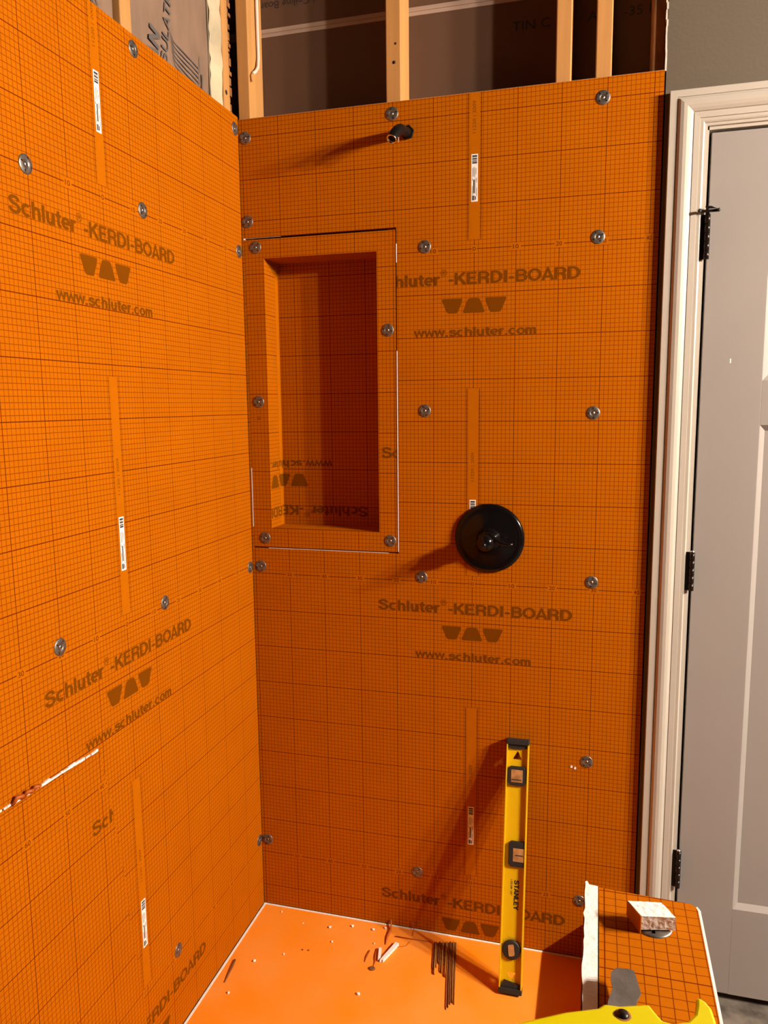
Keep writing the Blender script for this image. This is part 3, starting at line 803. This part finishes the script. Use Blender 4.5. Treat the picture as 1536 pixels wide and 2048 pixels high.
for b, z, lab in [
    (-20.4, 183.9, 'washer at the left picture edge above the upper printed name'),
    (13.4, 184.4, 'washer on the left wall right of the upper numeral zero'),
    (12.9, 214.9, 'dark washer near the top edge of the left wall'),
    (57.6, 214.3, 'washer at the top of the left wall tight in the corner'),
    (57.6, 184.3, 'washer on the left wall level with the niche top'),
    (57.8, 100.9, 'washer on the left wall level with the niche bottom'),
    (14.4, 102.0, 'washer on the left wall right of the lower numeral zero'),
    (-20.2, 102.7, 'washer on the left wall above the lower printed name'),
    (57.8, 20.7, 'low washer on the left wall tight in the corner'),
    (12.7, 19.5, 'low washer above the printed word on the left wall near the tray')]:
    washer((-XC, b - BC, z), lab, 'left')

# ---- barcode stickers
barcode_label(back_mp, 0, ZL + 2 * PER - 60.9, 'barcode sticker near the top of the orange end wall')
barcode_label(back_mp, 0, ZL + PER - 60.9, 'barcode sticker half hidden behind the black valve plate')
barcode_label(back_mp, 0, ZL - 60.7, 'shaded barcode sticker left of the yellow level')
barcode_label(left_mp, 0, ZL + DZ + 2 * PER - 60.3, 'barcode sticker at the top of the left wall')
barcode_label(left_mp, 0, ZL + DZ + PER - 60.6, 'barcode sticker midway down the left wall')
barcode_label(left_mp, 0, ZL + DZ - 60.5, 'barcode sticker low on the left wall beside the patch')
# ---- shower arm
arm = empty('shower_pipe_stub', (-16.4, 0, 209.6), 'black bent shower arm stub poking from the end wall', 'shower arm')
MB().prism([(1.75 * math.cos(PI / 3 * k + 0.2), 1.75 * math.sin(PI / 3 * k + 0.2)) for k in range(6)], -0.6, 0.05, axis='y').build('hex_collar', M['black_matt'], arm, bevel=0.1)
path = []
P0, P1, P2 = Vector((0, 0, 0)), Vector((-0.75, -6.6, -0.9)), Vector((-1.5, -9.2, -4.15))
for k in range(4): path.append(P0.lerp(P1, k / 3 * 0.62))
Q0 = P0.lerp(P1, 0.62)
for k in range(1, 8):
    t = k / 8; path.append(Q0 * (1 - t) ** 2 + P1 * 2 * t * (1 - t) + P2 * t * t)
path.append(P2)
MB().tube(path, [1.15] * 4 + [1.25] * 6 + [1.2, 1.15], seg=18, cap=False).build('pipe', M['black_matt'], arm)
dirv = (P2 - Vector(path[-2])).normalized()
a = dirv.orthogonal().normalized(); bq = dirv.cross(a)
def ring(name, r0, r1, off, material):
    vs = []; fs = []
    n = 24
    for k in range(n):
        g_ = 2 * PI * k / n
        for r, o2 in ((r1, 0.0), (r1, off), (r0, off), (r0, -1.4)):
            vs.append(tuple(P2 + dirv * o2 + (a * math.cos(g_) + bq * math.sin(g_)) * r))
    for k in range(n):
        for j in range(3):
            fs.append((4 * k + j, 4 * ((k + 1) % n) + j, 4 * ((k + 1) % n) + j + 1, 4 * k + j + 1))
    return MB().add(vs, fs, True).build(name, material, arm)
ring('bare_rim', 0.95, 1.2, 0.14, M['chrome'])
n = 24
MB().add([tuple(P2 - dirv * 0.5 + (a * math.cos(2 * PI * k / n) + bq * math.sin(2 * PI * k / n)) * 0.97) for k in range(n)], [tuple(range(n))]).build('bore', M['hole'], arm)
MB().tube([tuple(P2 + Vector((1.0, -0.1, 0.3))), tuple(P2 + Vector((1.7, -0.2, 0.1))), tuple(P2 + Vector((1.6, -0.2, -0.9)))], 0.12, seg=6).build('thread_tape_tail', M['tape'], arm)

# ---- valve
val = empty('shower_valve', (4.3, 0, 111.1), 'round gloss black shower valve plate with curved lever', 'valve')
m = MB(); m.lathe([(8.75, 0.0), (8.75, -0.35), (8.45, -0.75), (7.9, -0.95), (7.2, -0.9), (6.6, -1.0), (4.5, -1.55), (3.3, -1.85), (0.0, -1.95)], axis='y', seg=64); m.build('escutcheon', M['black'], val)
m = MB(); m.lathe([(3.0, -1.7), (2.95, -2.4), (2.5, -2.8), (2.45, -3.6), (2.2, -4.6), (1.75, -5.4), (1.7, -5.9), (2.1, -6.3), (2.15, -7.3), (1.7, -8.2), (0.9, -8.7), (0.0, -8.8)], axis='y', seg=32); m.build('handle_hub', M['black'], val)
pts = [(-1.6, -6.6, 0.2), (-1.5, -6.7, 1.4), (-0.3, -6.8, 2.15), (1.2, -6.9, 1.9), (2.3, -7.0, 0.8), (3.6, -7.1, 0.1), (5.2, -7.2, -0.25), (6.6, -7.3, -0.1)]
MB().tube(pts, [0.25, 0.5, 0.62, 0.65, 0.6, 0.5, 0.42, 0.25], seg=12, flat=0.8).build('lever', M['black'], val)
MB().lathe([(0.75, -8.6), (0.8, -9.2), (0.5, -9.7), (0.0, -9.8)], axis='y', seg=18, cx=-0.3, cz=-0.3).build('finial', M['black'], val)

# ---- cracked fleece fibre stuck on the wall (lower left) and chips by the washer
for (x, z, nm) in ((25.7, 52.8, 'chipped white foam fleck below the washer by the level'), (26.6, 52.5, 'second chipped foam fleck below the washer by the level')):
    o = MB().prism([(-0.3, -0.25), (0.25, -0.35), (0.3, 0.2), (-0.1, 0.35)], -0.12, 0.0, axis='y').build('foam_fleck', M['foam'], loc=(x, 0, z)); tag(o, nm, 'foam fleck', 'foam flecks on the end wall')

# ================================================================== LEVEL leaning on the end wall
TH = math.asin(0.262)
lev = empty('spirit_level', (12.75, -17.2, 0.36), 'yellow I-beam spirit level leaning upright against the end wall', 'level')
lev.rotation_euler = (-TH, math.radians(-0.4), 0)
LH = 61.0; HW = 2.8
MB().box(-HW, -HW + 0.32, -1.2, 1.2, 1.2, LH - 1.2).build('flange_rail', M['yellow'], lev, bevel=0.06)
MB().box(HW - 0.32, HW, -1.2, 1.2, 1.2, LH - 1.2).build('flange_rail', M['yellow'], lev, bevel=0.06)
# web with two triangular hang holes, a square window, an edge window and a round window
def web_cells():
    return None
TRI_T = [(-1.25, 55.9), (1.15, 55.9), (0.0, 58.1)]
TRI_B = [(-1.15, 4.75), (1.25, 4.75), (0.25, 2.95)]
bmw = bmesh.new()
W0 = -HW + 0.32; W1 = HW - 0.32
vsq = [bmw.verts.new((x * CM, 0, z * CM)) for x, z in ((W0, 1.0), (W1, 1.0), (W1, LH - 1.0), (W0, LH - 1.0))]
outer_e = [bmw.edges.new((vsq[i], vsq[(i + 1) % 4])) for i in range(4)]
holes_e = []
for tri in (TRI_T, TRI_B):
    tv = [bmw.verts.new((x * CM, 0, z * CM)) for x, z in rounded(tri, 0.2, 2)]
    holes_e += [bmw.edges.new((tv[i], tv[(i + 1) % len(tv)])) for i in range(len(tv))]
bmesh.ops.triangle_fill(bmw, edges=outer_e + holes_e, use_beauty=True)
me = bpy.data.meshes.new('web'); bmw.to_mesh(me); bmw.free(); me.materials.append(M['yellow'])
o = bpy.data.objects.new('web', me); C.objects.link(o); o.parent = lev
sd = o.modifiers.new('thick', 'SOLIDIFY'); sd.thickness = 0.004; sd.offset = 0
for z0, z1, zt in ((-0.0, 1.3, 2.0), (LH - 1.3, LH, LH - 2.1)):
    bot = z0 < 10
    c = MB().box(-HW - 0.05, HW + 0.05, -1.28, 1.28, z0, z1).build('end_cap', M['rubber'], lev, bevel=0.15)
    inner = [(-2.45, zt if not bot else z1 - 0.1), (-1.6, zt - (0.35 if not bot else -0.9)), (1.6, zt - (0.2 if not bot else -0.3)), (2.45, zt if not bot else zt), (2.45, z0 + 0.1 if not bot else 0.6), (-2.45, z0 + 0.1 if not bot else 0.6)]
    MB().prism(inner, -0.75, 0.75, axis='y').build('cap_tongue', M['rubber'], c)
def vial_frame(poly_out, win, name, depth=1.0):
    f = MB().prism(poly_out, -depth, depth, axis='y').build(name, M['rubber'], lev, bevel=0.12)
    MB().prism(win, -depth - 0.06, depth + 0.06, axis='y').build('vial', M['vial'], f, bevel=0.05)
    return f
f = vial_frame([(-2.35, 50.3), (-1.7, 49.6), (1.75, 49.6), (2.25, 50.2), (2.25, 53.6), (1.7, 54.3), (-1.6, 54.3), (-2.35, 53.6)], [(-1.45, 50.4), (1.45, 50.4), (1.45, 53.5), (-1.45, 53.5)], 'plumb_vial_frame')
MB().box(-1.2, 1.2, -1.16, -1.07, 51.0, 51.15).build('vial_line', M['ink'], f)
f = vial_frame([(-1.5, 30.5), (-0.9, 29.9), (2.42, 29.9), (2.42, 36.0), (-0.9, 36.0), (-1.5, 35.3)], [(-0.35, 31.2), (2.4, 31.2), (2.4, 34.4), (-0.35, 34.4)], 'level_vial_frame')
MB().box(0.3, 2.2, -1.16, -1.07, 32.7, 32.85).build('vial_line', M['ink'], f)
f = MB().lathe([(0.0, -0.75), (1.9, -0.95), (2.25, -0.85), (2.3, 0), (2.25, 0.85), (1.9, 0.95), (0.0, 0.75)], 0, 0, 10.1, axis='y', seg=32).build('rotating_vial_dial', M['rubber'], lev)
MB().prism(rounded([(-0.55, 8.6), (0.9, 8.95), (0.55, 11.6), (-0.9, 11.25)], 0.4), -1.02, 1.02, axis='y').build('vial', M['vial'], f)
for k in range(26):
    g_ = PI * (0.05 + 0.9 * k / 25)
    for sgn in ((1,) if k % 2 else (1, -1)):
        r0, r1 = 2.32, (3.1 if k % 5 == 0 else 2.75)
        cx_, sz_ = math.cos(g_), math.sin(g_) * sgn
        if abs(r1 * cx_) > 2.4: continue
        p0 = (r0 * cx_, 10.1 + r0 * sz_); p1 = (r1 * cx_, 10.1 + r1 * sz_)
        tx, tz = -sz_ * 0.035, cx_ * 0.035
        put('dial_tick', [(p0[0] - tx, p0[1] - tz), (p0[0] + tx, p0[1] + tz), (p1[0] + tx, p1[1] + tz), (p1[0] - tx, p1[1] - tz)], [(0, 1, 2, 3)], lambda u, v: (u, -0.22, v), M['ink'], lev)
lm = lambda u, v: (u, -0.22, v)
write('brand_lettering', 'STANLEY', 0.15, 26.6, 1.15, lm, M['ink'], lev, width=7.2, rot=-PI / 2, bold=0.03, weight=0.24)
write('model_lettering', 'I-BEAM 180\u00b0', -0.75, 26.6, 0.5, lm, M['ink'], lev, width=3.9, rot=-PI / 2, bold=0.01)

# ================================================================== ON THE KNEE WALL
off = empty('foam_offcut', (35.5, -126.4, 99.75), 'white foam board offcut block lying on the knee wall cap', 'offcut')
ct = [(33.62, -125.75), (36.41, -125.24), (37.47, -127.1), (34.66, -127.6)]
cb = [(33.55, -125.7), (36.45, -125.2), (37.5, -126.95), (34.6, -127.6)]
vb = [(x - 35.5, y + 126.4, 0.05) for x, y in cb] + [(x - 35.5, y + 126.4, 1.32) for x, y in ct]
o = MB().add(vb, [(3, 2, 1, 0), (4, 5, 6, 7), (0, 1, 5, 4), (1, 2, 6, 5), (2, 3, 7, 6), (3, 0, 4, 7)]).build('foam_core', M['foam'], off)
sb = o.modifiers.new('s', 'SUBSURF'); sb.subdivision_type = 'SIMPLE'; sb.levels = sb.render_levels = 4
dtex = bpy.data.textures.new('crumble', 'CLOUDS'); dtex.noise_scale = 0.004
dm = o.modifiers.new('d', 'DISPLACE'); dm.texture = dtex; dm.strength = 0.0010; dm.texture_coords = 'LOCAL'
L0 = [(33.52, -125.66, -0.1), (34.58, -127.66, -0.28), (34.6, -127.68, 1.3), (33.55, -125.7, 1.3)]
vb = [(x - 35.5, y + 126.4, z) for x, y, z in L0] + [(x - 35.5 + 0.08, y + 126.4 + 0.04, z) for x, y, z in L0]
MB().add(vb, [(0, 1, 2, 3), (7, 6, 5, 4), (0, 4, 5, 1), (1, 5, 6, 2), (2, 6, 7, 3), (3, 7, 4, 0)]).build('fleece_facing', M['plain'], off)
washer((35.75, -126.35, 99.45), 'dark washer lying under the foam offcut on the knee wall cap', 'up')

kn = empty('utility_knife', (33, -141, 99.5), 'bright yellow handled tool with grey blade lying across the knee wall', 'tool')
K = lambda pts: [(x - 33, y + 141) for x, y in pts]
HPOLY = [(25.15, -142.97), (27.29, -141.72), (28.8, -140.85), (31.06, -139.87), (31.41, -139.45), (31.55, -139.36), (32.58, -139.28), (34.46, -138.6), (34.65, -138.69), (35.02, -139.31), (35.41, -139.9), (36.07, -140.0), (37.09, -139.55), (37.65, -138.74), (37.85, -137.87), (37.9, -137.2), (38.1, -136.95), (38.56, -137.32), (38.89, -137.91), (39.0, -138.88), (39.05, -140.2), (38.6, -141.6), (37.4, -142.6), (35.0, -143.2), (31, -143.5), (27, -144.7), (23, -146.6), (21, -147.4), (20.2, -146.6), (20.8, -145.4), (22.6, -144.3)]
MB().prism(K(HPOLY), 0.45, 2.3).build('handle', M['yellow2'], kn, bevel=0.3)
MB().prism(K([(31.6, -139.6), (31.81, -137.78), (32.15, -136.26), (32.02, -135.3), (32.06, -134.66), (32.45, -134.06), (33.43, -133.92), (33.79, -134.04), (34.0, -135.1), (34.2, -136.35), (33.85, -137.25), (33.6, -139.4)]), 1.08, 1.22).build('blade', M['blade'], kn)
MB().lathe([(0.0, 2.5), (0.36, 2.48), (0.42, 2.3)], 32.75 - 33, -140.15 + 141, 0, axis='z', seg=16).build('screw', M['bronze'], kn)
MB().lathe([(0.43, 2.31), (0.55, 2.33), (0.6, 2.3)], 32.75 - 33, -140.15 + 141, 0, axis='z', seg=16).build('screw_seat', M['wood_dark'], kn)

# ================================================================== DEBRIS ON THE TRAY
sh = empty('shim_bundle', (-5, -13, 0), 'bundle of thin brown splintered shims lying on the orange tray', 'shims')
nS = 13
for k in range(nS):
    t = k / (nS - 1)
    x0 = -9.2 + 5.5 * t; y0 = -4.6 + 1.6 * t
    Ls = (9.5 + 2.0 * math.sin(k * 1.7)) if t < 0.55 else (12.5 if t < 0.66 else 22.0 + 1.0 * math.sin(k))
    dx = 0.165 * Ls
    w_ = 0.24
    p = [(x0 + 5, y0 + 13), (x0 + w_ * 1.7 + 5, y0 + 13.1), (x0 + dx + w_ * 0.8 + 5, y0 + 13 - Ls), (x0 + dx + 5, y0 + 13 - Ls * 0.98)]
    MB().prism(p, 0.01, 0.35 + 0.3 * (k % 2)).build('shim', M['shim'] if k % 3 else M['shim2'], sh)

def strip(name, pts, r, material, label, cat, flat=0.45):
    o = MB().tube([tuple(Vector(p) - Vector(pts[0])) for p in pts], r, seg=7, flat=flat).build(name, material, loc=pts[0]); tag(o, label, cat); return o
strip('fleece_strip', [(-22.1, -0.4, 2.0), (-22.1, -0.7, 1.0), (-21.8, -2.5, 0.35), (-21.9, -5.5, 0.25), (-21.6, -8.3, 0.2)], [0.15, 0.3, 0.32, 0.35, 0.15], M['scrap'], 'curled orange fleece strip leaning on the foot of the end wall', 'scrap')
strip('fleece_strip', [(-15.9, -0.4, 2.6), (-15.8, -0.5, 1.4), (-15.5, -1.2, 0.3), (-15.4, -3.0, 0.15)], [0.12, 0.18, 0.16, 0.1], M['scrap'], 'short orange thread standing at the foot of the end wall', 'scrap')
strip('fleece_strip', [(-19.9, -4.6, 0.25), (-15.5, -4.6, 0.35), (-10.0, -4.2, 0.2)], [0.2, 0.16, 0.1], M['scrap'], 'straight thin orange strip pointing at the shim bundle', 'scrap')
strip('fleece_strip', [(-18.6, -8.6, 0.15), (-16.2, -7.4, 0.15), (-15.6, -5.6, 0.15)], [0.1, 0.1, 0.08], M['scrap'], 'fine orange thread beside the large white sliver', 'scrap')
strip('dark_sliver', [(-58.5, -24.0, 0.25), (-58.1, -26.5, 0.3), (-57.8, -29.5, 0.2), (-57.5, -32.0, 0.15)], [0.3, 0.32, 0.25, 0.12], M['shim2'], 'dark brown sliver on the tray along the left wall', 'scrap')
strip('fleece_strip', [(-25.2, -11.6, 0.2), (-25.3, -14.0, 0.25), (-25.2, -16.0, 0.15)], [0.2, 0.25, 0.12], M['scrap'], 'small orange scrap left of the short white sliver', 'scrap')
strip('fleece_strip', [(-23.6, -10.5, 0.2), (-23.1, -13.5, 0.3), (-22.6, -15.5, 0.2), (-22.6, -16.9, 0.15)], [0.12, 0.2, 0.15, 0.1], M['scrap'], 'thin orange scrap between the short sliver and the brown knot', 'scrap')
def sliver(pts, wd, h, label):
    o = empty('foam_sliver', (*pts[0], 0), label, 'sliver', 'white foam slivers on the tray')
    a_ = Vector(pts[0]); b_ = Vector(pts[1]); d = (b_ - a_); nrm = Vector((-d.y, d.x)).normalized() * wd / 2
    q = [(-nrm), (nrm), (d + nrm * 0.75 + Vector((0.1, 0.3))), (d * 0.93), (d - nrm * 0.8)]
    MB().prism([(p.x, p.y) for p in q], 0.02, h).build('sliver_core', M['foam'], o)
    q = [(-nrm * 1.15), (-nrm), (d - nrm * 0.8), (d - nrm * 1.0)]
    MB().prism([(p.x, p.y) for p in q], 0.02, h * 1.02).build('fleece_skin', M['scrap'], o)
    return o
sliver([(-18.6, -7.6), (-21.0, -15.2)], 1.0, 0.8, 'large white foam sliver lying aslant on the tray')
sliver([(-22.6, -10.3), (-21.7, -14.8)], 0.7, 0.55, 'short white foam sliver beside the brown knot')
o = MB().lathe([(0.0, 0.0), (0.75, 0.0), (0.9, 0.15), (0.8, 0.35), (0.45, 0.4), (0.0, 0.3)], seg=14).build('wood_plug', M['shim2'], loc=(-22.7, -17.9, 0)); tag(o, 'round brown wood plug on the tray in front of the white slivers', 'plug'); o.scale = (1, 0.8, 1)
cr = MB()
import mathutils
def crumb_mesh(seed):
    rnd = random.Random(seed); bm = bmesh.new(); bmesh.ops.create_icosphere(bm, subdivisions=1, radius=0.0032)
    for v in bm.verts: v.co *= rnd.uniform(0.7, 1.3); v.co.z = max(v.co.z * 0.8, -0.0018)
    me = bpy.data.meshes.new('foam_crumb'); bm.to_mesh(me); bm.free(); me.materials.append(M['foam']); return me
CMs = [crumb_mesh(i) for i in range(4)]
CRUMBS = ['tiny foam crumb closest to the back left corner of the tray', 'tiny foam crumb second from the back corner along the end wall', 'white foam crumb third from the corner along the end wall',
          'white foam crumb fourth from the corner along the end wall', 'white foam crumb fifth from the corner along the end wall', 'white foam crumb touching the curled orange strip by the end wall',
          'foam crumb in the second row below the third wall crumb', 'white foam crumb right of the dark brown sliver', 'small foam crumb between the dark sliver and the two brown crumbs',
          'foam crumb on the tray nearest the left wall in front of the dark sliver', 'largest foam crumb alone in the front middle of the tray', 'tiny foam crumb just behind the short white sliver']
for i, (x, y, s_) in enumerate([(-54.3, -2.7, .8), (-46.5, -5.8, .7), (-38.5, -5.6, 1.4), (-32.6, -3.5, 1.3), (-26.5, -3.4, 1.3), (-23.4, -1.9, 1.2), (-36.1, -10.9, 1.0), (-53.4, -23.1, 1.3), (-46.9, -18.7, .9), (-54.9, -35.0, 1.2), (-23.5, -27.1, 1.5), (-24.8, -8.7, .8)]):
    o = bpy.data.objects.new('foam_crumb', CMs[i % 4]); C.objects.link(o); o.location = (x * CM, y * CM, 0.0018 * s_); o.scale = (s_, s_, s_); o.rotation_euler.z = i
    tag(o, CRUMBS[i], 'crumb', 'foam crumbs scattered on the tray')
for i, (x, y) in enumerate([(-42.7, -15.8), (-41.1, -15.6)]):
    o = bpy.data.objects.new('brown_crumb', crumb_mesh(20 + i)); C.objects.link(o); o.location = (x * CM, y * CM, 0.0012); o.scale = (0.8, 0.8, 0.7); o.data.materials[0] = M['shim2']
    tag(o, ('left one of the pair of tiny brown crumbs on the tray', 'right one of the pair of tiny brown crumbs on the tray')[i], 'crumb', 'brown crumbs on the tray')

# ================================================================== VANITY LIGHT on the right wall (out of frame, lights the room)
vl = empty('vanity_light', (274, -107, 225), 'three globe vanity light bar on the right wall', 'lamp')
MB().box(-1.8, -0.02, -45, 45, -5, 5).build('back_plate', M['chrome'], vl, bevel=0.4)
for bx, by_, bz in BULBS:
    MB().lathe([(1.8, 0), (2.2, -4.5), (1.8, -7.0)], -1.5, by_ + 107, 0, axis='x', seg=16).build('socket', M['chrome'], vl)
    g_ = MB(); prof = [(4.2 * math.sin(PI * k / 12), -4.2 * math.cos(PI * k / 12)) for k in range(13)]
    g_.lathe(prof, bx - 274, by_ + 107, 0, axis='z', seg=20); g_.build('globe', M['globe'], vl)
